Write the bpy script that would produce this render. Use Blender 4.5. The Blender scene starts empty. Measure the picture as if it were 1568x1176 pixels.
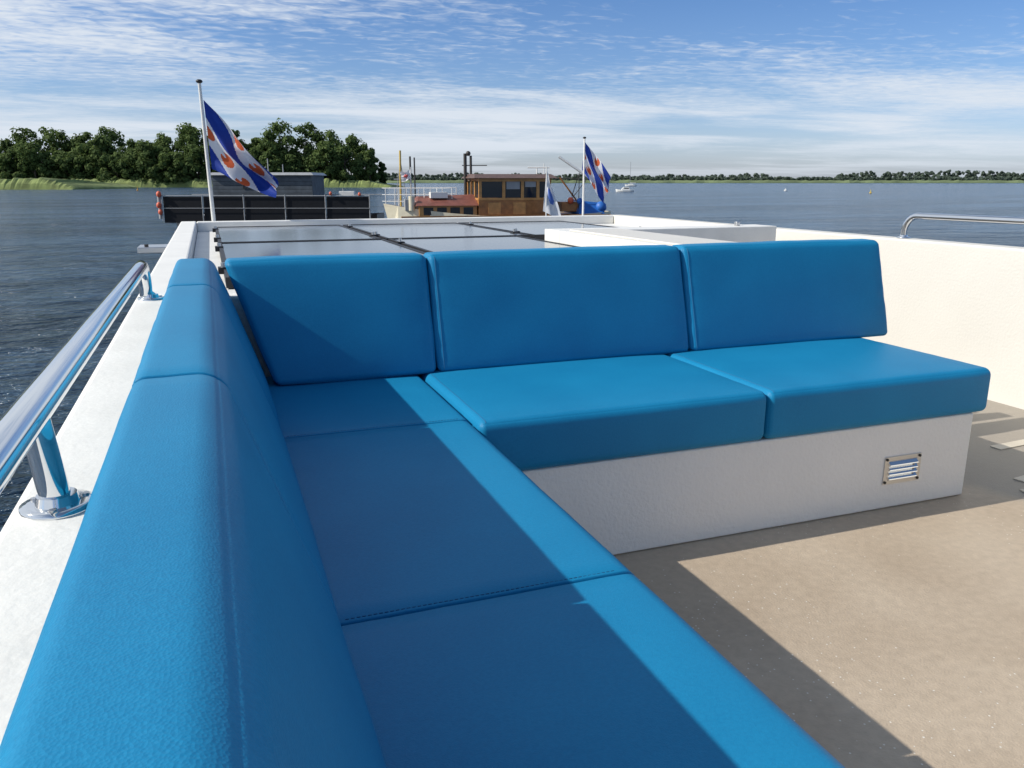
import bpy, bmesh, math, random
from mathutils import Vector, Matrix, noise
random.seed(7)
scene=bpy.context.scene
R=math.radians
YAW=R(20.3)
cy,sy=math.cos(YAW),math.sin(YAW)
WATER=-2.1
def W(r,f,z=0): # lake survey frame (rotated 20.3 deg from boat axis)
    return Vector((r*cy+f*sy,-r*sy+f*cy,z))

# ------------------------------------------------------------ materials
def new_mat(name):
    m=bpy.data.materials.new(name); m.use_nodes=True
    nt=m.node_tree; b=nt.nodes['Principled BSDF']
    return m,nt,b
def L(nt,a,b): nt.links.new(a,b)
def simple(name,col,rough=.5,metal=0,var=0.0,vscale=5,bump=0,bscale=50,bdist=.002,spec=None,coord='Object'):
    m,nt,b=new_mat(name)
    b.inputs['Roughness'].default_value=rough; b.inputs['Metallic'].default_value=metal
    if spec is not None: b.inputs['Specular IOR Level'].default_value=spec
    tc=nt.nodes.new('ShaderNodeTexCoord')
    n=nt.nodes.new('ShaderNodeTexNoise'); n.inputs['Scale'].default_value=vscale; n.inputs['Detail'].default_value=5
    L(nt,tc.outputs[coord],n.inputs['Vector'])
    mr=nt.nodes.new('ShaderNodeMapRange'); mr.inputs['From Min'].default_value=.3; mr.inputs['From Max'].default_value=.7
    mr.inputs['To Min'].default_value=1-var; mr.inputs['To Max'].default_value=1+var
    L(nt,n.outputs['Fac'],mr.inputs['Value'])
    vm=nt.nodes.new('ShaderNodeVectorMath'); vm.operation='SCALE'; vm.inputs[0].default_value=col
    L(nt,mr.outputs['Result'],vm.inputs['Scale']); L(nt,vm.outputs['Vector'],b.inputs['Base Color'])
    if bump>0:
        n2=nt.nodes.new('ShaderNodeTexNoise'); n2.inputs['Scale'].default_value=bscale; n2.inputs['Detail'].default_value=4
        L(nt,tc.outputs[coord],n2.inputs['Vector'])
        bp=nt.nodes.new('ShaderNodeBump'); bp.inputs['Strength'].default_value=bump; bp.inputs['Distance'].default_value=bdist
        L(nt,n2.outputs['Fac'],bp.inputs['Height']); L(nt,bp.outputs['Normal'],b.inputs['Normal'])
    return m

def mat_leather():
    m,nt,b=new_mat('blue_vinyl')
    tc=nt.nodes.new('ShaderNodeTexCoord')
    n=nt.nodes.new('ShaderNodeTexNoise'); n.inputs['Scale'].default_value=210; n.inputs['Detail'].default_value=4
    L(nt,tc.outputs['Object'],n.inputs['Vector'])
    n3=nt.nodes.new('ShaderNodeTexNoise'); n3.inputs['Scale'].default_value=4; n3.inputs['Detail'].default_value=3
    L(nt,tc.outputs['Object'],n3.inputs['Vector'])
    ad=nt.nodes.new('ShaderNodeMath'); ad.operation='MULTIPLY_ADD'; ad.inputs[1].default_value=.5
    L(nt,n.outputs['Fac'],ad.inputs[0]); 
    s2=nt.nodes.new('ShaderNodeMath'); s2.operation='MULTIPLY'; s2.inputs[1].default_value=.5
    L(nt,n3.outputs['Fac'],s2.inputs[0]); L(nt,s2.outputs[0],ad.inputs[2])
    cr=nt.nodes.new('ShaderNodeValToRGB')
    cr.color_ramp.elements[0].position=.3; cr.color_ramp.elements[0].color=(.007,.185,.375,1)
    cr.color_ramp.elements[1].position=.7; cr.color_ramp.elements[1].color=(.012,.240,.455,1)
    L(nt,ad.outputs[0],cr.inputs['Fac']); L(nt,cr.outputs['Color'],b.inputs['Base Color'])
    b.inputs['Roughness'].default_value=.46
    b.inputs['Specular IOR Level'].default_value=.20
    vo=nt.nodes.new('ShaderNodeTexVoronoi'); vo.inputs['Scale'].default_value=480
    L(nt,tc.outputs['Object'],vo.inputs['Vector'])
    b1=nt.nodes.new('ShaderNodeBump'); b1.inputs['Strength'].default_value=.28; b1.inputs['Distance'].default_value=.0009
    L(nt,vo.outputs['Distance'],b1.inputs['Height']); L(nt,b1.outputs['Normal'],b.inputs['Normal'])
    return m
M_blue=mat_leather()
M_thread=simple('blue_thread',(.006,.07,.17),.8)
M_piping=simple('blue_piping',(.010,.15,.31),.6)
M_cream=simple('cream_roughcast_paint',(.86,.83,.77),.6,var=.03,vscale=3,bump=.6,bscale=95,bdist=.005)  # cream paint, colour raised to offset the shade on the bench fronts
M_creamsun=simple('cream_paint_toned_for_sun',(.66,.64,.59),.6,var=.03,vscale=2.5,bump=.4,bscale=75,bdist=.004)  # copy of the cream paint, colour lowered to offset sunlight on the wall
M_white=simple('white_paint',(.80,.79,.75),.5,var=.05,vscale=7,bump=.28,bscale=80,bdist=.004)
M_chrome=simple('polished_steel',(.78,.79,.80),.07,1,var=.02)
M_steel=simple('brushed_steel',(.6,.6,.6),.3,1,var=.05)
M_black=simple('black_rubber',(.015,.015,.017),.5)
M_glassd=simple('dark_window',(.02,.025,.03),.08)

def mat_floor():
    m,nt,b=new_mat('deck_paint')
    tc=nt.nodes.new('ShaderNodeTexCoord')
    def noi(sc,det=5,dist=0):
        n=nt.nodes.new('ShaderNodeTexNoise'); n.inputs['Scale'].default_value=sc; n.inputs['Detail'].default_value=det; n.inputs['Distortion'].default_value=dist
        L(nt,tc.outputs['Object'],n.inputs['Vector']); return n
    n1=noi(2.2,6,.4); n2=noi(40,5); n3=noi(1.1,3)
    r1=nt.nodes.new('ShaderNodeValToRGB')
    r1.color_ramp.elements[0].position=.3; r1.color_ramp.elements[0].color=(.43,.34,.245,1)
    r1.color_ramp.elements[1].position=.7; r1.color_ramp.elements[1].color=(.53,.435,.325,1)
    L(nt,n1.outputs['Fac'],r1.inputs['Fac'])
    r2=nt.nodes.new('ShaderNodeMapRange'); r2.inputs['From Min'].default_value=.3; r2.inputs['From Max'].default_value=.7; r2.inputs['To Min'].default_value=.92; r2.inputs['To Max'].default_value=1.08
    L(nt,n2.outputs['Fac'],r2.inputs['Value'])
    vm=nt.nodes.new('ShaderNodeVectorMath'); vm.operation='SCALE'
    L(nt,r1.outputs['Color'],vm.inputs[0]); L(nt,r2.outputs['Result'],vm.inputs['Scale'])
    vo=nt.nodes.new('ShaderNodeTexVoronoi'); vo.inputs['Scale'].default_value=75; L(nt,tc.outputs['Object'],vo.inputs['Vector'])
    lt=nt.nodes.new('ShaderNodeMath'); lt.operation='LESS_THAN'; lt.inputs[1].default_value=.16; L(nt,vo.outputs['Distance'],lt.inputs[0])
    sc=nt.nodes.new('ShaderNodeSeparateColor'); L(nt,vo.outputs['Color'],sc.inputs['Color'])
    th=nt.nodes.new('ShaderNodeMath'); th.operation='MULTIPLY_ADD'; th.inputs[1].default_value=1.6; th.inputs[2].default_value=.06
    L(nt,n3.outputs['Fac'],th.inputs[0])
    gt=nt.nodes.new('ShaderNodeMath'); gt.operation='GREATER_THAN'; L(nt,sc.outputs['Red'],gt.inputs[0]); L(nt,th.outputs[0],gt.inputs[1])
    mu=nt.nodes.new('ShaderNodeMath'); mu.operation='MULTIPLY'; L(nt,lt.outputs[0],mu.inputs[0]); L(nt,gt.outputs[0],mu.inputs[1])
    mx=nt.nodes.new('ShaderNodeMix'); mx.data_type='RGBA'; L(nt,mu.outputs[0],mx.inputs['Factor'])
    L(nt,vm.outputs['Vector'],mx.inputs['A']); mx.inputs['B'].default_value=(.72,.68,.6,1)
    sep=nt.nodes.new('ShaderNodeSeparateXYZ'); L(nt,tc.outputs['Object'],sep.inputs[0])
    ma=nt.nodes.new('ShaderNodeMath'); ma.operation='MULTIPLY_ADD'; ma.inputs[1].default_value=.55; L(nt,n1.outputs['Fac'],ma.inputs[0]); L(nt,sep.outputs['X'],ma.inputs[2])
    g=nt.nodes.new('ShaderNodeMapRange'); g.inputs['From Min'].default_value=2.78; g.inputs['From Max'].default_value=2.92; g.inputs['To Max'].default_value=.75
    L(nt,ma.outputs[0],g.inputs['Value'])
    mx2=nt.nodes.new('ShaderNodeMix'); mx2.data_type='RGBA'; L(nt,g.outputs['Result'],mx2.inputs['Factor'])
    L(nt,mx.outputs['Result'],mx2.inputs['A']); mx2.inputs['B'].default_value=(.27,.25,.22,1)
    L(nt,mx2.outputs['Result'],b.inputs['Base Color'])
    b.inputs['Roughness'].default_value=.5
    bp=nt.nodes.new('ShaderNodeBump'); bp.inputs['Strength'].default_value=.45; bp.inputs['Distance'].default_value=.003
    n5=noi(170,3); L(nt,n5.outputs['Fac'],bp.inputs['Height']); L(nt,bp.outputs['Normal'],b.inputs['Normal'])
    return m
M_floor=mat_floor()

def mat_water():
    m,nt,b=new_mat('lake_water')
    tc=nt.nodes.new('ShaderNodeTexCoord')
    mp=nt.nodes.new('ShaderNodeMapping'); mp.inputs['Rotation'].default_value=(0,0,R(20)); mp.inputs['Scale'].default_value=(.5,1.3,1)
    L(nt,tc.outputs['Object'],mp.inputs['Vector'])
    def noi(sc,det,rough=.55,src=mp.outputs['Vector']):
        n=nt.nodes.new('ShaderNodeTexNoise'); n.inputs['Scale'].default_value=sc; n.inputs['Detail'].default_value=det; n.inputs['Roughness'].default_value=rough
        L(nt,src,n.inputs['Vector']); return n
    a=noi(1.5,5,.62); c=noi(.30,4,.6)
    ad=nt.nodes.new('ShaderNodeMath'); ad.operation='MULTIPLY_ADD'; ad.inputs[1].default_value=2.6
    L(nt,c.outputs['Fac'],ad.inputs[0]); L(nt,a.outputs['Fac'],ad.inputs[2])
    bp=nt.nodes.new('ShaderNodeBump'); bp.inputs['Strength'].default_value=1; bp.inputs['Distance'].default_value=.75
    L(nt,ad.outputs[0],bp.inputs['Height']); L(nt,bp.outputs['Normal'],b.inputs['Normal'])
    mp2=nt.nodes.new('ShaderNodeMapping'); mp2.inputs['Rotation'].default_value=(0,0,R(20)); mp2.inputs['Scale'].default_value=(.35,1.6,1)
    L(nt,tc.outputs['Object'],mp2.inputs['Vector'])
    big=noi(.05,9,.80,mp2.outputs['Vector'])
    cr=nt.nodes.new('ShaderNodeValToRGB')
    cr.color_ramp.elements[0].position=.42; cr.color_ramp.elements[0].color=(.016,.045,.085,1)
    cr.color_ramp.elements[1].position=.58; cr.color_ramp.elements[1].color=(.060,.125,.21,1)
    L(nt,big.outputs['Fac'],cr.inputs['Fac']); L(nt,cr.outputs['Color'],b.inputs['Base Color'])
    b.inputs['Roughness'].default_value=.14; b.inputs['IOR'].default_value=1.33; b.inputs['Specular IOR Level'].default_value=.38
    return m
M_water=mat_water()

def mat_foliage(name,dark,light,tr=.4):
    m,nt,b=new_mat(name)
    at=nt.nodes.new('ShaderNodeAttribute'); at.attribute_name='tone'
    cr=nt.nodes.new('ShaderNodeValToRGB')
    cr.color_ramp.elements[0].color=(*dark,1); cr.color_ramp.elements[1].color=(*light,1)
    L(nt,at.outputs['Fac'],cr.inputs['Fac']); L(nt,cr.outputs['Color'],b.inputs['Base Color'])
    b.inputs['Roughness'].default_value=.8; b.inputs['Specular IOR Level'].default_value=.2
    t=nt.nodes.new('ShaderNodeBsdfTranslucent'); L(nt,cr.outputs['Color'],t.inputs['Color'])
    mx=nt.nodes.new('ShaderNodeMixShader'); mx.inputs[0].default_value=tr
    L(nt,b.outputs[0],mx.inputs[1]); L(nt,t.outputs[0],mx.inputs[2]); L(nt,mx.outputs[0],nt.nodes['Material Output'].inputs['Surface'])
    return m
M_fol=mat_foliage('foliage',(.050,.088,.028),(.145,.205,.062))
M_folhaze=mat_foliage('foliage_far_hazed',(.085,.12,.10),(.14,.18,.135))  # bluish-grey distance haze is mixed into these leaf colours
M_reed=simple('reeds',(.19,.235,.075),.9,var=.35,vscale=.25)
M_reedfar=simple('far_meadow',(.17,.22,.11),.9,var=.3,vscale=.01)
M_bark=simple('bark',(.08,.06,.045),.9)

# ------------------------------------------------------------ mesh builder
class MB:
    def __init__(s): s.v=[];s.f=[];s.m=[];s.s=[];s.mats=[]
    def mi(s,mat):
        if mat not in s.mats: s.mats.append(mat)
        return s.mats.index(mat)
    def add(s,vs,fs,mat,smooth=False,M=None):
        o=len(s.v)
        for p in vs:
            p=Vector(p)
            if M: p=M@p
            s.v.append(p)
        i=s.mi(mat)
        for f in fs: s.f.append([o+k for k in f]); s.m.append(i); s.s.append(smooth)
    def hexa(s,c,mat,M=None,smooth=False):
        s.add(c,[(3,2,1,0),(4,5,6,7),(0,1,5,4),(1,2,6,5),(2,3,7,6),(3,0,4,7)],mat,smooth,M)
    def box(s,x0,x1,y0,y1,z0,z1,mat,M=None):
        s.hexa([(x0,y0,z0),(x1,y0,z0),(x1,y1,z0),(x0,y1,z0),(x0,y0,z1),(x1,y0,z1),(x1,y1,z1),(x0,y1,z1)],mat,M)
    def tube(s,path,r,mat,n=12,M=None,caps=True):
        path=[Vector(p) for p in path]; rs=r if isinstance(r,(list,tuple)) else [r]*len(path)
        vs=[];fs=[]; prev=None
        for i,p in enumerate(path):
            if i==0: t=path[1]-p
            elif i==len(path)-1: t=p-path[i-1]
            else: t=(path[i+1]-p).normalized()+(p-path[i-1]).normalized()
            t.normalize()
            if prev is None:
                a=Vector((0,0,1)) if abs(t.z)<.9 else Vector((1,0,0))
                u=t.cross(a).normalized()
            else: u=(prev-t*prev.dot(t)).normalized()
            prev=u; w=t.cross(u)
            for k in range(n):
                an=2*math.pi*k/n
                vs.append(p+(u*math.cos(an)+w*math.sin(an))*rs[i])
        for i in range(len(path)-1):
            for k in range(n):
                fs.append((i*n+k,i*n+(k+1)%n,(i+1)*n+(k+1)%n,(i+1)*n+k))
        s.add(vs,fs,mat,True,M)
        if caps:
            e=(len(path)-1)*n
            s.add(vs[:n],[tuple(range(n))[::-1]],mat,False,M); s.add(vs[e:],[tuple(range(n))],mat,False,M)
    def ball(s,c,r,mat,sc=(1,1,1),n=12,M=None):
        c=Vector(c);vs=[];fs=[]; m=n//2
        for i in range(m+1):
            th=math.pi*i/m
            for k in range(n):
                a=2*math.pi*k/n
                vs.append(c+Vector((math.sin(th)*math.cos(a)*sc[0],math.sin(th)*math.sin(a)*sc[1],math.cos(th)*sc[2]))*r)
        for i in range(m):
            for k in range(n):
                fs.append((i*n+k,(i+1)*n+k,(i+1)*n+(k+1)%n,i*n+(k+1)%n))
        s.add(vs,fs,mat,True,M)
    def obj(s,name,bevel=0,loc=None,rz=0,seg=2):
        me=bpy.data.meshes.new(name); me.from_pydata([tuple(v) for v in s.v],[],s.f)
        for m in s.mats: me.materials.append(m)
        me.polygons.foreach_set('material_index',s.m); me.polygons.foreach_set('use_smooth',s.s)
        me.update()
        o=bpy.data.objects.new(name,me); scene.collection.objects.link(o)
        if loc is not None: o.location=loc
        o.rotation_euler=(0,0,rz)
        if bevel>0:
            b=o.modifiers.new('bevel','BEVEL'); b.width=bevel; b.segments=seg; b.limit_method='ANGLE'; b.angle_limit=R(50)
        return o

# ------------------------------------------------------------ cushions
def cushion(mb,c8,dims,r,bulge,seed,mat=M_blue,n=20,wr=.0012,crease=.0007,seams=()):
    h=[d/2 for d in dims]; lists=[]
    angs=(12,24,35,42,45)
    for k in range(3):
        hh,rr=h[k],r[k]; inn=hh-rr
        arc=[rr*math.tan(R(a)) for a in angs]
        nn=n if dims[k]>.3 else 5
        l=[-inn-a for a in arc[::-1]]+[-inn+2*inn*i/nn for i in range(nn+1)]+[inn+a for a in arc]
        lists.append(l)
    N=[len(l) for l in lists]
    idx={};vs=[];fs=[]
    def vert(i,j,k):
        key=(i,j,k)
        if key in idx: return idx[key]
        p=[lists[0][i],lists[1][j],lists[2][k]]
        q=[max(-(h[a]-r[a]),min(h[a]-r[a],p[a])) for a in range(3)]
        d=Vector([(p[a]-q[a])/r[a] for a in range(3)]); d.normalize()
        o=[q[a]+r[a]*d[a] for a in range(3)]
        ext=sum(1 for a in range(3) if key[a] in (0,N[a]-1))
        if ext>=2:
            for a in range(3): o[a]-=d[a]*min(crease,r[a]*.3)
        nm=[max(-1,min(1,o[a]/h[a])) for a in range(3)]
        for a in range(3):
            b,c=(a+1)%3,(a+2)%3
            if abs(d[a])>.3:
                w=max(0,1-abs(nm[b])**4)*max(0,1-abs(nm[c])**4)
                o[a]+=d[a]*bulge[a]*w
                e=noise.noise(Vector((o[b]*6+seed*3.1,o[c]*6+seed,seed)))
                ed=max(abs(nm[b]),abs(nm[c]))**8
                e2=noise.noise(Vector((o[b]*26+seed*3.1,o[c]*26+seed,seed+5)))*ed
                o[a]+=d[a]*wr*(e+e2)
        t=[(o[a]/h[a]+1)/2 for a in range(3)]
        x,y,z=t
        P=Vector((0,0,0))
        wts=[(1-x)*(1-y)*(1-z),x*(1-y)*(1-z),x*y*(1-z),(1-x)*y*(1-z),(1-x)*(1-y)*z,x*(1-y)*z,x*y*z,(1-x)*y*z]
        for wt,c in zip(wts,c8): P+=Vector(c)*wt
        vs.append(P); idx[key]=len(vs)-1; return idx[key]
    for a in range(3):
        b,c=(a+1)%3,(a+2)%3
        for side in (0,N[a]-1):
            for i in range(N[b]-1):
                for j in range(N[c]-1):
                    q=[]
                    for (ii,jj) in ((i,j),(i+1,j),(i+1,j+1),(i,j+1)):
                        t=[0,0,0]; t[a]=side;t[b]=ii;t[c]=jj; q.append(vert(*t))
                    if side==0: q=q[::-1]
                    fs.append(q)
    for (a,sd,b) in seams:   # face axis, side(0/1), edge axis -> welt just inside low edge of axis b
        c=3-a-b; pts=[]
        for k in range(2,N[c]-2):
            t=[0,0,0]; t[a]=0 if sd==0 else N[a]-1; t[b]=5; t[c]=k
            pts.append(vs[vert(*t)])
        mb.tube(pts,.0013,M_piping,n=6)
    mb.add(vs,fs,mat,True)
def c8box(x0,x1,y0,y1,z0,z1):
    return [(x0,y0,z0),(x1,y0,z0),(x1,y1,z0),(x0,y1,z0),(x0,y0,z1),(x1,y0,z1),(x1,y1,z1),(x0,y1,z1)]
def stitches(mb,p0,p1,step=.0085,ln=.0055,w=.0008):
    p0=Vector(p0);p1=Vector(p1); d=(p1-p0); n=int(d.length/step); d.normalize()
    for i in range(n):
        a=p0+d*(i*step); mb.tube([a,a+d*ln],w,M_thread,n=5)
ZS=.466
ys=[-1.75,-.805,.14,1.085,2.03]
for i in range(4):
    mb=MB(); y0,y1=ys[i]+.0005,ys[i+1]-.0005
    cushion(mb,c8box(0,.632,y0,y1,.312,ZS),(.63,y1-y0,ZS-.312),(.034,.005,.034),(.004,.0,.003),i+1)
    stitches(mb,(.14,y0+.010,ZS+.0002),(.595,y0+.010,ZS+.0002))
    mb.obj('seat_cushion')
mb=MB(); cushion(mb,c8box(0,.632,2.0305,2.74,.312,ZS),(.63,.71,ZS-.312),(.026,.005,.034),(0,0,.003),9)
stitches(mb,(.14,2.041,ZS+.0002),(.60,2.041,ZS+.0002)); mb.obj('corner_seat_cushion')
for i,(x0,x1) in enumerate([(.636,1.574),(1.577,2.514)]):
    mb=MB(); cushion(mb,c8box(x0,x1,1.966,2.74,.312,ZS+.005),(x1-x0,.77,ZS-.307),(.020,.027,.027),(.001,.004,.006),20+i,seams=((2,1,0),))
    mb.obj('seat_cushion')
yb=[-1.85,-.88,.10,1.085,2.065,2.80]
for i in range(5):
    y0,y1=yb[i]+.001,yb[i+1]-.001
    c=[(.030,y0,.455),(.137,y0,.455),(.137,y1,.455),(.030,y1,.455),(-.118,y0,.860),(-.002,y0,.860),(-.002,y1,.860),(-.118,y1,.860)]
    mb=MB(); cushion(mb,c,(.112,y1-y0,.42),(.027,.006,.027),(.006,.000,.004),31+i,crease=.0008)
    mb.obj('backrest_cushion')
for i,(b0,b1,t0,t1) in enumerate([(.155,.681,.03,.681),(.686,1.673,.686,1.673),(1.679,2.64,1.679,2.64)]):
    c=[(b0,2.562,.470),(b1,2.562,.470),(b1,2.667,.470),(b0,2.667,.470),(t0,2.672,.861),(t1,2.672,.861),(t1,2.777,.861),(t0,2.777,.861)]
    mb=MB(); cushion(mb,c,(b1-b0,.105,.405),(.020,.022,.022),(.002,.008,.003),51+i,wr=.0028,crease=.001,seams=((1,0,0),) if i else ())
    mb.obj('backrest_cushion')

# ------------------------------------------------------------ bench base
mb=MB()
mb.box(-.098,.600,-1.9,2.775,.002,.31,M_cream)
mb.box(.602,2.47,1.985,2.775,.002,.31,M_cream)
mb.obj('bench_base',bevel=.006)
mb=MB(); mb.box(-.098,2.60,2.782,2.86,.002,.735,M_cream); mb.obj('bench_back_wall',bevel=.008)
mb=MB()
x0,x1,z0,z1,yf=2.085,2.245,.092,.190,1.985
mb.box(x0,x1,yf-.004,yf,z0,z0+.014,M_steel);mb.box(x0,x1,yf-.004,yf,z1-.014,z1,M_steel)
mb.box(x0,x0+.018,yf-.004,yf,z0+.014,z1-.014,M_steel);mb.box(x1-.018,x1,yf-.004,yf,z0+.014,z1-.014,M_steel)
for k in range(4):
    zz=z0+.018+k*.0165
    mb.hexa([(x0+.018,yf-.012,zz),(x1-.018,yf-.012,zz),(x1-.018,yf-.001,zz+.006),(x0+.018,yf-.001,zz+.006),
             (x0+.018,yf-.011,zz+.003),(x1-.018,yf-.011,zz+.003),(x1-.018,yf-.001,zz+.014),(x0+.018,yf-.001,zz+.014)],M_chrome)
for (a,b) in ((x0+.008,z0+.008),(x1-.008,z0+.008),(x0+.008,z1-.008),(x1-.008,z1-.008)):
    mb.tube([(a,yf-.007,b),(a,yf-.003,b)],.005,M_black,n=10)
mb.obj('ventilation_grille')

# ------------------------------------------------------------ own boat structure
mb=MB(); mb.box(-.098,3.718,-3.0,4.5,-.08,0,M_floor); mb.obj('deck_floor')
M_tape=simple('pale_patch',(.60,.54,.44),.5,var=.1,vscale=9)
mb=MB()
for (x,y,w,d,a) in ((2.95,1.98,.30,.16,8),(3.35,2.35,.6,.05,4),(2.70,1.90,.10,.015,70)):
    Mx=Matrix.Translation((x,y,0))@Matrix.Rotation(R(a),4,'Z'); mb.box(-w/2,w/2,-d/2,d/2,.001,.004,M_tape,Mx)
mb.obj('deck_paint_patch')
mb=MB()
mb.hexa([(-.235,-3,-.9),(-.10,-3,-.9),(-.10,7.3,-.9),(-.222,7.3,-.9),(-.235,-3,.742),(-.10,-3,.742),(-.10,7.3,.78),(-.222,7.3,.78)],M_white)
mb.box(3.72,3.845,-3.0,7.30,-.9,.78,M_creamsun)
mb.box(-.099,3.719,7.18,7.30,-.9,.779,M_white)
mb.obj('boat_bulwark',bevel=.012,seg=3)
mb=MB()
mb.box(-.098,2.395,2.864,4.48,0.002,.70,M_white)
mb.box(-.098,3.718,4.74,7.178,.002,.70,M_white)
mb.box(-.098,2.395,4.481,4.739,.002,.70,M_white)
mb.obj('cabin_roof',bevel=.004)
mb=MB()
mb.box(1.97,2.395,2.90,4.50,.702,.812,M_white)
mb.box(1.97,3.55,4.502,4.738,.30,.812,M_white)
mb.box(2.02,2.34,2.93,4.47,.812,.822,M_creamsun)
mb.box(3.30,3.33,4.60,4.63,.812,.84,M_steel)
mb.obj('stair_coaming',bevel=.01)
M_hull=simple('hull_paint',(.06,.09,.16),.3,var=.1)
mb=MB()
secs=[(-9,1.7),(-3,2.0),(6,2.0),(8.5,1.7),(10.5,.95),(11.8,.08)]
vs=[];fs=[]
for (y,b) in secs:
    for (sx,z) in ((-1,-.55),(-1,-1.4),(-.85,-2.4),(.85,-2.4),(1,-1.4),(1,-.55)): vs.append((1.80+sx*b,y,z))
for i in range(len(secs)-1):
    for k in range(6): fs.append((i*6+k,(i+1)*6+k,(i+1)*6+(k+1)%6,i*6+(k+1)%6))
fs.append((0,1,2,3,4,5))
mb.add(vs,fs,M_hull); mb.obj('boat_hull')
def mat_pv():
    m,nt,b=new_mat('solar_glass')
    tc=nt.nodes.new('ShaderNodeTexCoord')
    br=nt.nodes.new('ShaderNodeTexBrick'); br.inputs['Scale'].default_value=1; br.offset=0
    br.inputs['Brick Width'].default_value=.16; br.inputs['Row Height'].default_value=.16; br.inputs['Mortar Size'].default_value=.002
    br.inputs['Color1'].default_value=(.05,.055,.065,1);br.inputs['Color2'].default_value=(.055,.06,.07,1);br.inputs['Mortar'].default_value=(.12,.125,.13,1)
    L(nt,tc.outputs['Object'],br.inputs['Vector']); L(nt,br.outputs['Color'],b.inputs['Base Color'])
    b.inputs['Roughness'].default_value=.12; b.inputs['IOR'].default_value=1.7
    return m
M_pv=mat_pv()
def panel(x0,x1,y0,y1):
    mb=MB(); z=.725
    mb.box(x0+.02,x1-.02,y0+.02,y1-.02,z-.01,z+.018,M_pv)
    for (a,b,c,d) in ((x0,x1,y0,y0+.02),(x0,x1,y1-.02,y1),(x0,x0+.02,y0+.0205,y1-.0205),(x1-.02,x1,y0+.0205,y1-.0205)):
        mb.box(a,b,c,d,z-.02,z+.021,M_black)
    for (a,c) in ((x0+.0,y0+.35),(x0,y1-.35),(x1,y0+.3)):
        mb.box(a-.022,a+.022,c-.03,c+.03,z+.0,z+.027,M_black)
        mb.tube([(a,c,z+.02),(a,c,z+.045)],.010,M_steel,n=8)
    mb.obj('solar_panel')
for (x0,x1) in ((.04,1.03),(1.06,1.94)): panel(x0,x1,3.25,5.14)
for (x0,x1) in ((.04,1.03),(1.06,2.05),(2.08,3.07)): panel(x0,x1,5.19,7.0)
mb=MB(); mb.box(-.42,-.237,5.35,5.60,.68,.715,M_steel); mb.box(-.28,-.237,5.42,5.53,.60,.68,M_steel); mb.tube([(-.37,5.40,.715),(-.37,5.40,.73)],.012,M_black); mb.obj('mooring_bracket',bevel=.004)

# ------------------------------------------------------------ handrails
def flange(mb,x,y,z,r=.037):
    mb.tube([(x,y,z),(x,y,z+.006),(x,y,z+.0065)],[r,r,r*.8],M_chrome,n=24)
    mb.tube([(x,y,z+.006),(x,y,z+.016)],[.023,.020],M_chrome,n=20)
    for k in range(3):
        a=k*2.09+.5; mb.tube([(x+math.cos(a)*r*.78,y+math.sin(a)*r*.78,z+.006),(x+math.cos(a)*r*.78,y+math.sin(a)*r*.78,z+.0085)],.0042,M_steel,n=8)
def ledge(y): return .742+(y+3)/10.3*.038
mb=MB(); X=-.192; zr=.866; r=.0188
path=[(X,-2.4+i*.4,zr) for i in range(0,13)]
path+= [(X,2.50+.085*math.sin(R(a)),zr-.085*(1-math.cos(R(a)))) for a in (0,15,30,45,60,75,90)]
path+= [(X+.012,2.585,ledge(2.58)+.004)]
mb.tube(path,r,M_chrome,n=24)
flange(mb,X+.012,2.585,ledge(2.58))
for y in (.935,-.72,-2.2):
    mb.tube([(X+.012,y,ledge(y)),(X,y,zr)],.0155,M_chrome,n=20); flange(mb,X+.012,y,ledge(y))
mb.obj('handrail')
mb=MB(); X=3.785; r=.0175
path=[(X,3.66,.786),(X,3.66,.82)]+[(X,3.66-.09*(1-math.cos(R(a))),.82+.09*math.sin(R(a))) for a in (15,30,45,60,75,90)]+[(X,3.0,.91),(X,1,.91),(X,-1,.91),(X,-2.5,.91)]
mb.tube(path,r,M_chrome,n=20); flange(mb,X,3.66,.782)
for y in (2.1,.5,-1.1): mb.tube([(X,y,.782),(X,y,.91)],.0155,M_chrome,n=16); flange(mb,X,y,.782)
mb.obj('handrail')

# ------------------------------------------------------------ flags
def mat_attr(name):
    m,nt,b=new_mat(name); at=nt.nodes.new('ShaderNodeAttribute'); at.attribute_name='Col'
    L(nt,at.outputs['Color'],b.inputs['Base Color']); b.inputs['Roughness'].default_value=.75
    t=nt.nodes.new('ShaderNodeBsdfTranslucent'); L(nt,at.outputs['Color'],t.inputs['Color'])
    mx=nt.nodes.new('ShaderNodeMixShader'); mx.inputs[0].default_value=.3
    L(nt,b.outputs[0],mx.inputs[1]); L(nt,t.outputs[0],mx.inputs[2]); L(nt,mx.outputs[0],nt.nodes['Material Output'].inputs['Surface'])
    return m
M_flag=mat_attr('flag_cloth')
BL=(.010,.045,.32);WH=(.78,.79,.82);RD=(.70,.13,.04)
def frisian(x,yd):
    c=(x-yd+1)/2+.02; k=int(c*5)
    col=BL if k%2==0 else WH
    al=(x+yd)/2
    for (cc,als) in ((1.5/5,(.24,.47,.70)),(3.5/5,(.30,.53,.76))):
        for a in als:
            p=(c-cc)*2; q=(al-a)*2
            if (p*p*1.1+q*q)<.135**2 and not (q<-.04 and abs(p)<.02+(-.04-q)*.25): col=RD
    return col
def plainflag(c1,c2):
    def f(x,yd): return c1 if (x-.5)**2+(yd-.5)**2>.05 else c2
    return f
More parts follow.
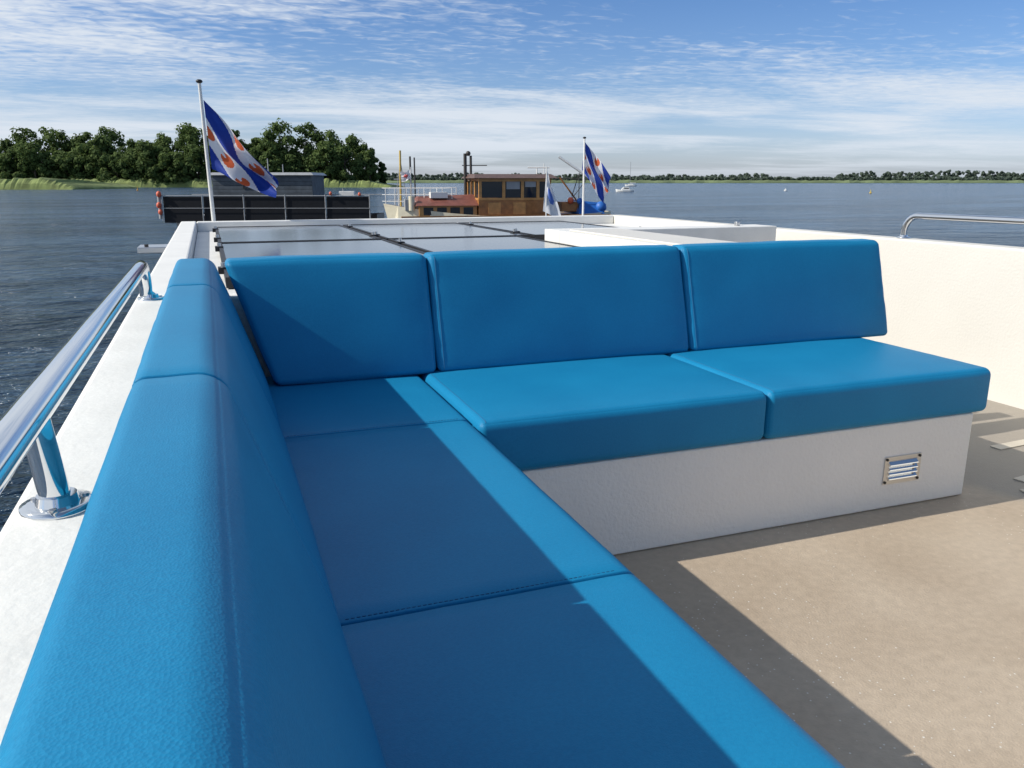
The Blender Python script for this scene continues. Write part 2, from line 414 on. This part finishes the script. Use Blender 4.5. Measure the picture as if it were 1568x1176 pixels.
def flag(name,pole_base,pole_top,r,top0,top1,bot0,bot1,colf,amp=.05,right=(cy,-sy,0),folds=2.2,ball=True,polemat=M_white,NX=110,NY=80,sag=.10):
    e=MB(); e.tube([pole_base,pole_top],[r*1.1,r*.8],polemat,n=14)
    if ball: e.ball(Vector(pole_top)+Vector((0,0,.01)),r*1.7,M_black if polemat is M_white else polemat,sc=(1,1,.6))
    nb=len(e.f)
    right=Vector(right); back=Vector((sy,cy,0))
    base=Vector((pole_base[0],pole_base[1],0))
    vs=[];fs=[]
    for j in range(NY+1):
        t=j/NY
        for i in range(NX+1):
            s=i/NX
            rr=(top0[0]*(1-s)+top1[0]*s)*(1-t)+(bot0[0]*(1-s)+bot1[0]*s)*t
            zz=(top0[1]*(1-s)+top1[1]*s)*(1-t)+(bot0[1]*(1-s)+bot1[1]*s)*t
            g=min(1,s*2.5)
            w=math.sin((t*1.9-s*.5)*2*math.pi+.6)*amp*g+math.sin((s*folds*.6+t*.4)*2*math.pi)*amp*.7*g
            zz+=math.cos((t*1.9-s*.5)*2*math.pi+.6)*amp*.35*g; rr+=math.sin(t*8+s*4)*amp*.2*g
            zz-=sag*math.sin(math.pi*s)
            vs.append(base+right*rr+back*w+Vector((0,0,zz)))
    for j in range(NY):
        for i in range(NX): a=j*(NX+1)+i; fs.append((a,a+1,a+NX+2,a+NX+1))
    e.add(vs,fs,M_flag,True)
    o=e.obj(name); me=o.data
    ca=me.color_attributes.new('Col','FLOAT_COLOR','CORNER')
    for j in range(NY):
        for i in range(NX):
            c=colf((i+.5)/NX,(j+.5)/NY); p=me.polygons[nb+j*NX+i]
            for li in p.loop_indices: ca.data[li].color=(*c,1)
    return o
flag('flagpole_with_flag',(.04,7.34,.55),(.02,7.34,1.875),.016,(.0,1.745),(.53,1.15),(.02,1.20),(.55,.99),frisian,amp=.06,sag=.02)
flag('flagpole_with_flag',(3.47,7.36,.55),(3.47,7.36,1.50),.010,(.005,1.47),(.27,1.15),(-.02,1.21),(.21,.90),frisian,amp=.038,folds=1.6,sag=.01)

# ------------------------------------------------------------ hull helper
def hull(mb,x0,x1,beam,zs_bow,zs_mid,zs_st,zk,mat,deck,M=None,n=18,stern=.6):
    vs=[];fs=[]
    for i in range(n+1):
        t=i/n; x=x0+(x1-x0)*t
        b=beam/2*min(1,(t/.38)**.55 if t>0 else .02); b=max(b,.02)
        if t>.75: b*=1-(1-stern)*((t-.75)/.25)**2
        z=zs_mid+(zs_bow-zs_mid)*max(0,(1-t/.55))**2+(zs_st-zs_mid)*max(0,(t-.6)/.4)**2
        ring=[(-1,z),(-.97,z*.5+zk*.5),(-.6,zk),(.6,zk),(.97,z*.5+zk*.5),(1,z)]
        for (s,zz) in ring: vs.append((x+ (0 if i else (z-zz)*.25),s*b,zz))
    for i in range(n):
        for k in range(5): fs.append((i*6+k,(i+1)*6+k,(i+1)*6+k+1,i*6+k+1))
    fs.append(tuple(range(6))); fs.append(tuple(n*6+k for k in range(6))[::-1])
    mb.add(vs,fs,mat,False,M)
    dv=[];df=[]
    for i in range(n+1):
        a=vs[i*6];b=vs[i*6+5]; dv+= [(a[0],a[1]*.97,a[2]-.08),(b[0],b[1]*.97,b[2]-.08)]
    for i in range(n): df.append((2*i,2*i+1,2*i+3,2*i+2))
    mb.add(dv,df,deck,False,M)

# ------------------------------------------------------------ black barge, 45 m ahead
M_blk=simple('black_hull',(.010,.011,.014),.35,var=.2)
M_blkpanel=simple('black_panel',(.008,.009,.012),.55,var=.2,spec=.2)
M_slate=simple('slate_cladding',(.075,.092,.11),.7,var=.3,vscale=3)
M_orange=simple('orange_buoy',(.70,.13,.06),.5)
M_grey=simple('grey_metal',(.34,.35,.36),.4,var=.1)
M_sign=simple('sign_letters',(.012,.014,.018),.6)
mb=MB()
hull(mb,-18.6,-7.2,4.2,-.5,-.75,-.6,-2.6,M_blk,M_grey)
xs=[-18.2,-16.1,-13.95,-11.8,-9.7,-7.4]
for i in range(5):
    a,b=xs[i]+.04,xs[i+1]-.04
    mb.hexa([(a,-2.20,-1.0),(b,-2.20,-1.0),(b,-2.15,-1.0),(a,-2.15,-1.0),(a,-2.14,.34),(b,-2.14,.34),(b,-2.09,.34),(a,-2.09,.34)],M_blkpanel)
for x in xs: mb.tube([(x,-2.24,-.9),(x,-2.2,.44)],.028,M_grey,n=8)
mb.tube([(xs[0],-2.2,.38),(xs[-1],-2.2,.38)],.022,M_grey,n=8)
mb.tube([(xs[0],-2.26,-.25),(xs[-1],-2.26,-.25)],.015,M_grey,n=8)
mb.tube([(xs[0],1.9,.38),(xs[-1],1.9,.38)],.025,M_grey,n=8)
mb.box(-15.8,-10.55,-1.3,1.5,-.7,1.42,M_slate)
for k in range(9): mb.box(-15.82,-10.53,-1.33,-1.3,-.5+k*.2,-.5+k*.2+.185,M_slate)
mb.hexa([(-15.95,-1.5,1.42),(-10.4,-1.5,1.42),(-10.4,1.7,1.42),(-15.95,1.7,1.42),(-15.8,-1.35,1.56),(-10.55,-1.35,1.56),(-10.55,1.5,1.56),(-15.8,1.5,1.56)],M_grey)
def word(mb,x,y,z,h,M=None):
    w=h*.6
    def st(a,b,c,d): mb.box(x+a*w,x+b*w,y-.03,y,z+c*h,z+d*h,M_sign,M)
    st(0,.25,0,1);st(.25,1,.85,1);st(.25,1,.42,.57);st(.25,1,0,.15);st(.85,1.05,.15,.42);st(.85,1.05,.57,.85); x+=w*1.4
    st(0,.25,0,1);st(.25,.95,0,.15); x+=w*1.3
    st(0,.22,0,1);st(.78,1,0,1);st(.22,.78,.85,1);st(.22,.78,.4,.55); x+=w*1.35
    st(0,1,.85,1);st(0,1,.42,.57);st(0,1,0,.15);st(0,.22,.57,.85);st(.78,1,.15,.42)
word(mb,-14.2,-1.335,.72,.36)
for (x,z,r_) in ((-18.3,.46,.13),(-18.35,-.1,.13),(-18.3,-.45,.12),(-9.4,.50,.08),(-7.9,.46,.08)): mb.ball((x,-2.25,z),r_,M_orange,sc=(1,1,1.25))
for (x,h) in ((-13.2,2.3),(-12.4,2.0),(-15.5,1.9)): mb.tube([(x,0,1.5),(x,0,h)],.03,M_grey,n=6)
mb.tube([(-9.0,-1,-.6),(-9.0,-1,.75)],.03,M_grey,n=6); mb.box(-9.2,-8.4,-1.1,-.8,.35,.60,M_white)
mb.tube([(-18.45,-1.9,-.8),(-18.45,-1.9,.55)],.10,M_grey,n=10)
mb.obj('black_barge',bevel=.02,loc=W(0,45,0),rz=-YAW)

# ------------------------------------------------------------ wooden wheelhouse boat, 40 m ahead
M_wood=simple('varnished_wood',(.36,.15,.04),.3,var=.3,vscale=4)
M_woodl=simple('varnished_wood_light',(.55,.27,.08),.3,var=.2,vscale=4)
M_redroof=simple('red_brown_roof',(.20,.07,.05),.55,var=.2)
M_brroof=simple('brown_roof',(.11,.06,.045),.45,var=.2)
M_tarp=simple('blue_tarp',(.02,.13,.45),.5,var=.2,vscale=3)
M_creamh=simple('cream_hull',(.7,.64,.48),.35,var=.06)
mb=MB()
Rz=Matrix.Rotation(R(14),4,'Z')
hull(mb,-6.2,4.6,3.9,.10,-.45,-.3,-2.5,M_creamh,M_redroof,Rz,stern=.7)
mb.box(-5.6,4.4,-1.99,-1.9,-.55,-.42,M_wood,Rz)
mb.box(-4.7,-2.0,-1.3,1.3,-.55,.02,M_woodl,Rz)
mb.hexa([(-4.85,-1.5,.02),(-1.95,-1.5,.02),(-1.95,1.5,.02),(-4.85,1.5,.02),(-4.6,-.3,.42),(-1.95,-.3,.50),(-1.95,.3,.50),(-4.6,.3,.42)],M_redroof,Rz)
for k in range(4): mb.box(-4.5+k*.62,-4.05+k*.62,-1.32,-1.30,-.40,-.06,M_glassd,Rz)
for k in range(3): mb.box(-4.72,-4.70,-1.0+k*.7,-.5+k*.7,-.40,-.06,M_glassd,Rz)
wx0,wx1,wy0,wy1=-1.95,1.55,-1.45,1.4
mb.box(wx0,wx1,wy0,wy1,-.55,.32,M_wood,Rz)
for x in (wx0+.08,-.75,.15,.9,wx1-.08):
    mb.box(x-.07,x+.07,wy0,wy0+.12,.32,1.2,M_woodl,Rz); mb.box(x-.07,x+.07,wy1-.12,wy1,.32,1.2,M_woodl,Rz)
for y in (-.45,.45): mb.box(wx0,wx0+.12,y-.07,y+.07,.32,1.2,M_woodl,Rz)
mb.box(wx0+.04,wx1-.04,wy0+.05,wy0+.07,.32,1.2,M_glassd,Rz); mb.box(wx0+.05,wx0+.07,wy0+.1,wy1-.1,.32,1.2,M_glassd,Rz)
mb.box(-.62,.02,wy0+.02,wy0+.045,.75,1.1,M_grey,Rz); mb.box(.28,.80,wy0+.02,wy0+.045,.85,1.1,M_grey,Rz)
mb.box(wx0,wx1,wy0-.02,wy0+.12,1.1,1.25,M_woodl,Rz); mb.box(wx0,wx1,wy0-.03,wy0-.001,.25,.36,M_woodl,Rz)
mb.box(wx0-.02,wx0,wy0,wy1,.25,.36,M_woodl,Rz)
mb.box(wx0,wx1,wy0+.13,wy1,1.12,1.24,M_wood,Rz)
mb.hexa([(wx0-.25,wy0-.3,1.25),(wx1+.25,wy0-.3,1.25),(wx1+.25,wy1+.2,1.25),(wx0-.25,wy1+.2,1.25),(wx0-.1,wy0+.4,1.44),(wx1+.1,wy0+.4,1.44),(wx1+.1,wy1-.3,1.44),(wx0-.1,wy1-.3,1.44)],M_brroof,Rz)
for k in range(2): mb.box(-1.5+k*1.2,-.9+k*1.2,wy0-.02,wy0,-.4,.15,M_woodl,Rz)
M_dkpole=simple('dark_mast',(.05,.045,.04),.5); M_yel=simple('yellow_mast',(.6,.42,.10),.5)
mb.tube([(-2.25,0,-.5),(-2.25,0,2.4)],.08,M_dkpole,n=8); mb.tube([(-1.98,0,-.5),(-1.98,0,2.3)],.06,M_dkpole,n=8)
mb.tube([(-2.4,0,1.85),(-1.2,0,1.85)],.025,M_dkpole,n=6); mb.ball((-2.1,0,2.4),.12,M_dkpole)
mb.tube([(-5.45,.3,-.3),(-5.40,.3,2.55)],.05,M_yel,n=8); mb.tube([(-5.75,.3,1.2),(-5.1,.3,1.2)],.03,M_grey,n=6)
mb.tube([(-5.75,.3,-.2),(-5.40,.3,2.1)],.02,M_grey,n=6); mb.tube([(-5.1,.3,-.2),(-5.40,.3,2.1)],.02,M_grey,n=6)
mb.tube([(-4.82,-.6,-.3),(-4.82,-.6,2.25)],.045,M_dkpole,n=8); mb.tube([(-4.62,-.6,-.3),(-4.62,-.6,2.2)],.035,M_dkpole,n=8)
mb.tube([(1.2,0,1.3),(1.2,0,1.75)],.03,M_white,n=6); mb.tube([(.75,0,1.75),(1.8,0,1.75)],.035,M_white,n=6)
mb.tube([(1.55,.3,1.3),(1.55,.3,1.95)],.02,M_white,n=6)
for x in [-5.9,-5.3,-4.7,-4.1,-3.5,-2.8]:
    mb.tube([(x,-1.5,-.3),(x,-1.5,.80)],.020,M_white,n=6)
    mb.tube([(x,1.5,-.3),(x,1.5,.80)],.018,M_white,n=6)
for z in (.80,.5,.2):
    mb.tube([(-6.1,-1.2,z),(-5.9,-1.5,z),(-2.8,-1.5,z)],.016,M_white,n=6); mb.tube([(-6.1,1.2,z),(-5.9,1.5,z),(-2.8,1.5,z)],.015,M_white,n=6)
mb.box(-4.1,-3.3,-.9,-.3,.35,.62,M_white,Rz); mb.box(-5.3,-4.9,-1.0,-.5,-.2,.30,M_grey,Rz)
mb.tube([(-5.0,-1.0,-.2),(-5.0,-1.0,.45)],.14,M_creamh,n=10,M=Rz)
mb.box(2.2,3.0,-1.1,.6,-.3,.15,M_wood,Rz)
mb.hexa([(2.9,-1.6,-.4),(4.2,-1.6,-.4),(4.2,.8,-.4),(2.9,.8,-.4),(3.1,-1.1,.2),(4.0,-1.2,.12),(4.0,.4,.1),(3.1,.4,.25)],M_tarp,Rz)
mb.ball((4.1,-1.3,-.1),.28,M_tarp,M=Rz); mb.ball((2.6,-1.2,.22),.16,M_orange,M=Rz); mb.ball((2.95,-1.5,.2),.15,M_tarp,M=Rz)
mb.tube([(3.6,0,-.4),(2.3,0,1.3)],.04,M_wood,n=8)
for (a,b) in (((3.6,0,1.2),(1.2,0,1.3)),((3.6,0,1.2),(2.4,-.5,-.3)),((2.9,0,.4),(3.2,-.5,1.5)),((3.2,-.5,-.4),(3.2,-.5,1.5))): mb.tube([a,b],.022,M_dkpole,n=5)
mb.tube([(2.25,0,2.25),(4.0,0,1.1)],.06,M_white,n=8)
mb.ball((-3.6,-2.05,-.6),.22,M_white,sc=(.8,.8,1.4))
mb.obj('wooden_motor_yacht',bevel=.012,loc=W(0,40,0),rz=-YAW)
q=W(1.55,37.2)
flag('pennant_flag',(q.x,q.y,-.6),(q.x,q.y,1.75),.03,(0,1.65),(.15,1.1),(-.15,-.2),(.75,-.55),plainflag((.8,.82,.85),(.1,.2,.6)),amp=.08,NX=24,NY=24,ball=False,sag=.05)
q=W(-4.7,38.5)
flag('pennant_flag',(q.x,q.y,-.3),(q.x,q.y,1.75),.02,(0,1.65),(-.5,1.55),(0,1.25),(-.42,1.1),plainflag((.8,.8,.8),(.6,.1,.1)),amp=.05,NX=16,NY=12,ball=False,sag=.05)

# ------------------------------------------------------------ small things on the lake
mb=MB()
hull(mb,-2.9,2.9,2.1,.9+WATER,.65+WATER,.7+WATER,WATER-.3,M_white,M_grey)
mb.hexa([(-1.2,-.8,WATER+.6),(1.6,-.8,WATER+.6),(1.6,.8,WATER+.6),(-1.2,.8,WATER+.6),(-.4,-.65,WATER+1.5),(1.3,-.65,WATER+1.5),(1.3,.65,WATER+1.5),(-.4,.65,WATER+1.5)],M_white)
mb.box(-.3,1.2,-.76,-.70,WATER+1.0,WATER+1.3,M_glassd)
mb.obj('small_motorboat',loc=W((957-784)*.000788*260,260),rz=-YAW)
mb=MB(); hull(mb,-4,4,2.6,1.3+WATER,1.0+WATER,1.1+WATER,WATER-.3,M_white,M_grey)
mb.tube([(-.5,0,WATER+1),(-.5,0,WATER+16)],.14,M_grey,n=6); mb.tube([(-.5,0,WATER+2.2),(3.4,0,WATER+2.2)],.2,M_white,n=6)
mb.hexa([(-1.8,-.9,WATER+.9),(1.6,-.9,WATER+.9),(1.6,.9,WATER+.9),(-1.8,.9,WATER+.9),(-1.2,-.7,WATER+1.6),(1.5,-.7,WATER+1.6),(1.5,.7,WATER+1.6),(-1.2,.7,WATER+1.6)],M_white)
mb.obj('sailboat',loc=W((966-784)*.000788*560,560),rz=-YAW)
def buoy(u,D,mat,h=1.1,k=1):
    mb=MB(); mb.ball((0,0,WATER+.15),.6*k,mat,sc=(1,1,.55)); mb.tube([(0,0,WATER+.2),(0,0,WATER+.2+h)],[.25*k,.10*k],mat,n=10); mb.ball((0,0,WATER+.25+h),.16*k,mat)
    mb.obj('mooring_buoy',loc=W((u-784)*.000788*D,D))
buoy(1204,290,M_white,.5,.9); buoy(1335,230,simple('yellow_buoy',(.7,.5,.08),.5),.7,.6); buoy(209,300,simple('amber_buoy',(.7,.35,.05),.5),1.2,.6)

# ------------------------------------------------------------ water
mb=MB(); N=96; rad=9000
mb.add([(0,0,WATER)]+[(rad*math.cos(2*math.pi*k/N),rad*math.sin(2*math.pi*k/N),WATER) for k in range(N)],[(0,1+k,1+(k+1)%N) for k in range(N)],M_water)
mb.obj('lake_water')

# ------------------------------------------------------------ trees
def leaf_mass(name,trees,leaf,clumps,per,mat,trunks=True,low=.03):
    vs=[];fs=[];tone=[]
    rnd=random.Random(3)
    g=rnd.gauss
    for (x,y,base,top,hw) in trees:
        H=top-base; tt=rnd.uniform(.0,.35)
        for c in range(clumps):
            u=(c+rnd.random())/clumps
            hgt=base+H*(low+.90*u)
            prof=math.sqrt(max(.05,1-((u-.38)/.66)**2))
            a=rnd.uniform(0,2*math.pi); rr=hw*prof*math.sqrt(rnd.random())*.9
            cx,cyy=x+rr*math.cos(a),y+rr*math.sin(a); cr=hw*rnd.uniform(.17,.36); crz=min(cr*.85,top-hgt+cr*.1)
            tn=tt+rnd.uniform(.0,.35)
            for k in range(per):
                d=Vector((g(0,1),g(0,1),g(0,1))); d.normalize()
                rr2=rnd.uniform(.55,1.18)
                p=Vector((cx+d.x*cr*rr2,cyy+d.y*cr*rr2,hgt+d.z*crz*rr2))
                nrm=(d+Vector((g(0,.4),g(0,.4),g(0,.4)+.3))).normalized()
                t1=nrm.orthogonal().normalized(); t2=nrm.cross(t1)
                an=rnd.uniform(0,3.14); t1,t2=t1*math.cos(an)+t2*math.sin(an),t2*math.cos(an)-t1*math.sin(an)
                s=leaf*rnd.uniform(.5,1.2); o=len(vs)
                vs+= [p-t1*s,p+t2*s*.6,p+t1*s,p-t2*s*.6]; fs.append((o,o+1,o+2,o+3))
                tone.append(min(1,max(0,tn+.3*d.z+.18+rnd.uniform(-.12,.12))))  # sunlit tops and shaded undersides painted into leaf tone, plus random variation
    nl=len(fs)
    mb=MB(); mb.add(vs,fs,mat)
    if trunks:
        for (x,y,base,top,hw) in trees:
            H=top-base; mb.tube([(x,y,base-1),(x+.2,y,base+H*.4),(x,y,base+H*.8)],[.6,.4,.1],M_bark,n=6)
            for k in range(4):
                a=rnd.uniform(0,6.28); mb.tube([(x,y,base+H*(.25+.1*k)),(x+math.cos(a)*hw*.6,y+math.sin(a)*hw*.6,base+H*(.5+.1*k))],[.25,.06],M_bark,n=5)
    o=mb.obj(name,loc=(0,0,0),rz=-YAW)
    at=o.data.attributes.new('tone','FLOAT','FACE')
    vals=tone+[.2]*(len(o.data.polygons)-nl); at.data.foreach_set('value',vals)
    return o
D=480; px=.000788*D; pz=.000764*D
tl=[(5,30,213),(35,27,194),(70,28,194),(100,22,210),(125,24,200),(150,28,192),(176,18,206),(202,18,214),(226,18,214),(250,22,203),(277,25,191),(305,25,190),(338,28,192),(368,20,197),(392,18,208),(415,22,199),(442,28,187),(475,26,188),(505,24,200),(530,22,204),(555,18,218),(570,12,231),(581,6,246)]
tl+=[(-25-38*k,28,200+10*math.sin(k*2.1)) for k in range(10)]
tl+=[(8+k*24,22,227+9*math.sin(k*1.7)) for k in range(23)]
rnd=random.Random(5)
trees=[]
for i,(u,hw,v) in enumerate(tl):
    dd=D+rnd.uniform(-12,18) if i<33 else D-14+rnd.uniform(-4,4)
    trees.append(((u-784)*px,dd,-1.2,1.1-(v-278)*pz,hw*px*1.15))
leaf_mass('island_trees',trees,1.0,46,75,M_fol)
D2=1800; px2=.000788*D2; pz2=.000764*D2
ft=[]
u=560
while u<2300:
    n1=noise.noise(Vector((u*.011,1.3,0))); n2=noise.noise(Vector((u*.05,7.3,0)))
    v=267-5*n1-4*n2
    if 1290<u<1700: v-=3
    if u<720: v-=2
    if 1180<u<1290: v+=4
    ft.append(((u-784)*px2,D2+rnd.uniform(0,60),0,1.1-(v-278)*pz2,rnd.uniform(7,12)*px2*.8)); u+=rnd.uniform(4.5,9)
u=560
while u<2300:
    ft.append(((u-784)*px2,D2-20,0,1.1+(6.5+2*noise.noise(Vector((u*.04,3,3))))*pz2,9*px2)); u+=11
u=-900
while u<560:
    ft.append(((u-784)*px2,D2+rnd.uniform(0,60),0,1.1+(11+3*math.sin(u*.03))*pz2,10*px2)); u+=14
leaf_mass('far_shore_trees',ft,3.0,10,30,M_folhaze,trunks=False)

def bank(name,us,D,depth,hfun,mat,step=2.0):
    mb=MB(); vs=[];fs=[]
    u0,u1=us; x0,x1=(u0-784)*.000788*D,(u1-784)*.000788*D
    n=int((x1-x0)/step)
    rows=[(0,0),(.02,.55),(.06,1.0),(.4,.9),(1,.6)]
    for i in range(n+1):
        x=x0+(x1-x0)*i/n; e=min(1,i/n*40,(n-i)/n*14)**.5
        for (dy,hh) in rows:
            j=noise.noise(Vector((x*.9,dy*9,D)))*.30+noise.noise(Vector((x*.07,dy,D)))*.3
            h=hfun(x)*(hh+ (j*hh))
            vs.append((x,D+dy*depth+noise.noise(Vector((x*.03,1,1)))*6,WATER-.3+(h+.3)*e*(1 if hh>0 else 0)))
    m=len(rows)
    for i in range(n):
        for k in range(m-1): fs.append((i*m+k,(i+1)*m+k,(i+1)*m+k+1,i*m+k+1))
    mb.add(vs,fs,mat); return mb.obj(name,rz=-YAW)
bank('reed_bank',(-500,600),455,60,lambda x:4.4,M_reed,.8)
bank('reed_bank',(-500,108),335,60,lambda x:4.0,M_reed,.7)
bank('far_meadow',(-900,2300),1760,80,lambda x:5.5,M_reedfar,9)

# ------------------------------------------------------------ light
D_=Vector((1.32,-.18,-1.0)).normalized()
sun=bpy.data.lights.new('sun','SUN'); sun.energy=4.6; sun.angle=R(.5); sun.color=(1,.95,.87)
so=bpy.data.objects.new('sun',sun); scene.collection.objects.link(so); so.rotation_euler=D_.to_track_quat('-Z','Y').to_euler(); so.location=(-10,2,10)
elev=math.asin(-D_.z); az=math.atan2(-D_.x,-D_.y)
w=bpy.data.worlds.new('World'); scene.world=w; w.use_nodes=True; nt=w.node_tree; nt.nodes.clear()
out=nt.nodes.new('ShaderNodeOutputWorld'); bg=nt.nodes.new('ShaderNodeBackground'); bg.inputs['Strength'].default_value=.105
L(nt,bg.outputs[0],out.inputs['Surface'])
sk=nt.nodes.new('ShaderNodeTexSky'); sk.sky_type='NISHITA'; sk.sun_disc=False; sk.sun_elevation=elev; sk.sun_rotation=az%(2*math.pi)
sk.air_density=1.0; sk.dust_density=.8; sk.ozone_density=1.5
tc=nt.nodes.new('ShaderNodeTexCoord'); nz=nt.nodes.new('ShaderNodeVectorMath'); nz.operation='NORMALIZE'; L(nt,tc.outputs['Generated'],nz.inputs[0])
sp=nt.nodes.new('ShaderNodeSeparateXYZ'); L(nt,nz.outputs['Vector'],sp.inputs[0])
tint=nt.nodes.new('ShaderNodeValToRGB'); cr=tint.color_ramp
cr.elements[0].position=0; cr.elements[0].color=(1.0,1.13,1.65,1); cr.elements[1].position=.20; cr.elements[1].color=(.42,.72,1.15,1)
e=cr.elements.new(.035); e.color=(.92,1.05,1.50,1)
e=cr.elements.new(.09); e.color=(.68,.88,1.26,1)
e=cr.elements.new(.7); e.color=(.62,.80,.92,1)
L(nt,sp.outputs['Z'],tint.inputs['Fac'])
mul=nt.nodes.new('ShaderNodeVectorMath'); mul.operation='MULTIPLY'; L(nt,sk.outputs['Color'],mul.inputs[0]); L(nt,tint.outputs['Color'],mul.inputs[1])
def mth(op,a,b=None,c=None):
    m=nt.nodes.new('ShaderNodeMath'); m.operation=op
    for i,v in enumerate((a,b,c)):
        if v is None: continue
        if isinstance(v,(int,float)): m.inputs[i].default_value=v
        else: L(nt,v,m.inputs[i])
    return m.outputs[0]
za=mth('ADD',mth('MAXIMUM',sp.outputs['Z'],0),.035)
dx=mth('DIVIDE',sp.outputs['X'],za); dy=mth('DIVIDE',sp.outputs['Y'],za)
cb=nt.nodes.new('ShaderNodeCombineXYZ'); L(nt,dx,cb.inputs['X']); L(nt,dy,cb.inputs['Y'])
def wn(sc,det,rough,dist,off,rot=0,scl=(1,1,1)):
    mp=nt.nodes.new('ShaderNodeMapping'); mp.inputs['Location'].default_value=off; mp.inputs['Rotation'].default_value=(0,0,rot); mp.inputs['Scale'].default_value=scl
    L(nt,cb.outputs[0],mp.inputs['Vector'])
    n=nt.nodes.new('ShaderNodeTexNoise'); n.inputs['Scale'].default_value=sc; n.inputs['Detail'].default_value=det; n.inputs['Roughness'].default_value=rough; n.inputs['Distortion'].default_value=dist
    L(nt,mp.outputs['Vector'],n.inputs['Vector']); return n.outputs['Fac']
def mrng(v,a,b,c=0,d=1):
    m=nt.nodes.new('ShaderNodeMapRange'); m.interpolation_type='SMOOTHSTEP'
    m.inputs['From Min'].default_value=a;m.inputs['From Max'].default_value=b;m.inputs['To Min'].default_value=c;m.inputs['To Max'].default_value=d
    L(nt,v,m.inputs['Value']); return m.outputs['Result']
big=wn(.22,3,.5,.3,(3.1,1.7,0))
wisp=wn(.6,7,.6,.9,(0,5,0),R(-50),(.7,1.3,1))
rip=wn(7.5,3,.55,.6,(2,2,0),R(20),(1,1.4,1))
s1=mth('MULTIPLY_ADD',wisp,.55,big)
ramp_r=mrng(sp.outputs['Z'],.06,.16,.12,.50)
s2=mth('ADD',mth('MULTIPLY',mth('SUBTRACT',rip,.5),ramp_r),mth('ADD',s1,.17))
rgt=mth('SUBTRACT',mth('MULTIPLY',sp.outputs['X'],cy),mth('MULTIPLY',sp.outputs['Y'],sy))
zc=mth('MINIMUM',sp.outputs['Z'],.2)
bias=mth('MULTIPLY',mth('MULTIPLY',rgt,zc),-1.3)
s3=mth('ADD',s2,bias)
mask=mrng(s3,.78,1.12,.06,.95)
hz=mrng(sp.outputs['Z'],.0,.05,.45,1)
mask=mth('MULTIPLY',mask,hz)
cl=nt.nodes.new('ShaderNodeCombineXYZ'); cl.inputs[0].default_value=7.0; cl.inputs[1].default_value=7.6; cl.inputs[2].default_value=8.4
mx=nt.nodes.new('ShaderNodeMix'); mx.data_type='VECTOR'; L(nt,mask,mx.inputs['Factor']); L(nt,mul.outputs['Vector'],mx.inputs['A']); L(nt,cl.outputs[0],mx.inputs['B'])
L(nt,mx.outputs['Result'],bg.inputs['Color'])

# ------------------------------------------------------------ camera
cam=bpy.data.cameras.new('camera'); co=bpy.data.objects.new('camera',cam); scene.collection.objects.link(co)
cam.sensor_width=36; cam.lens=1230/1568*36; cam.clip_start=.02; cam.clip_end=20000
co.location=(0,0,1.1); co.rotation_euler=(R(90-14.15),0,-YAW)
scene.camera=co
scene.view_settings.view_transform='Standard'; scene.view_settings.look='None'; scene.view_settings.exposure=0
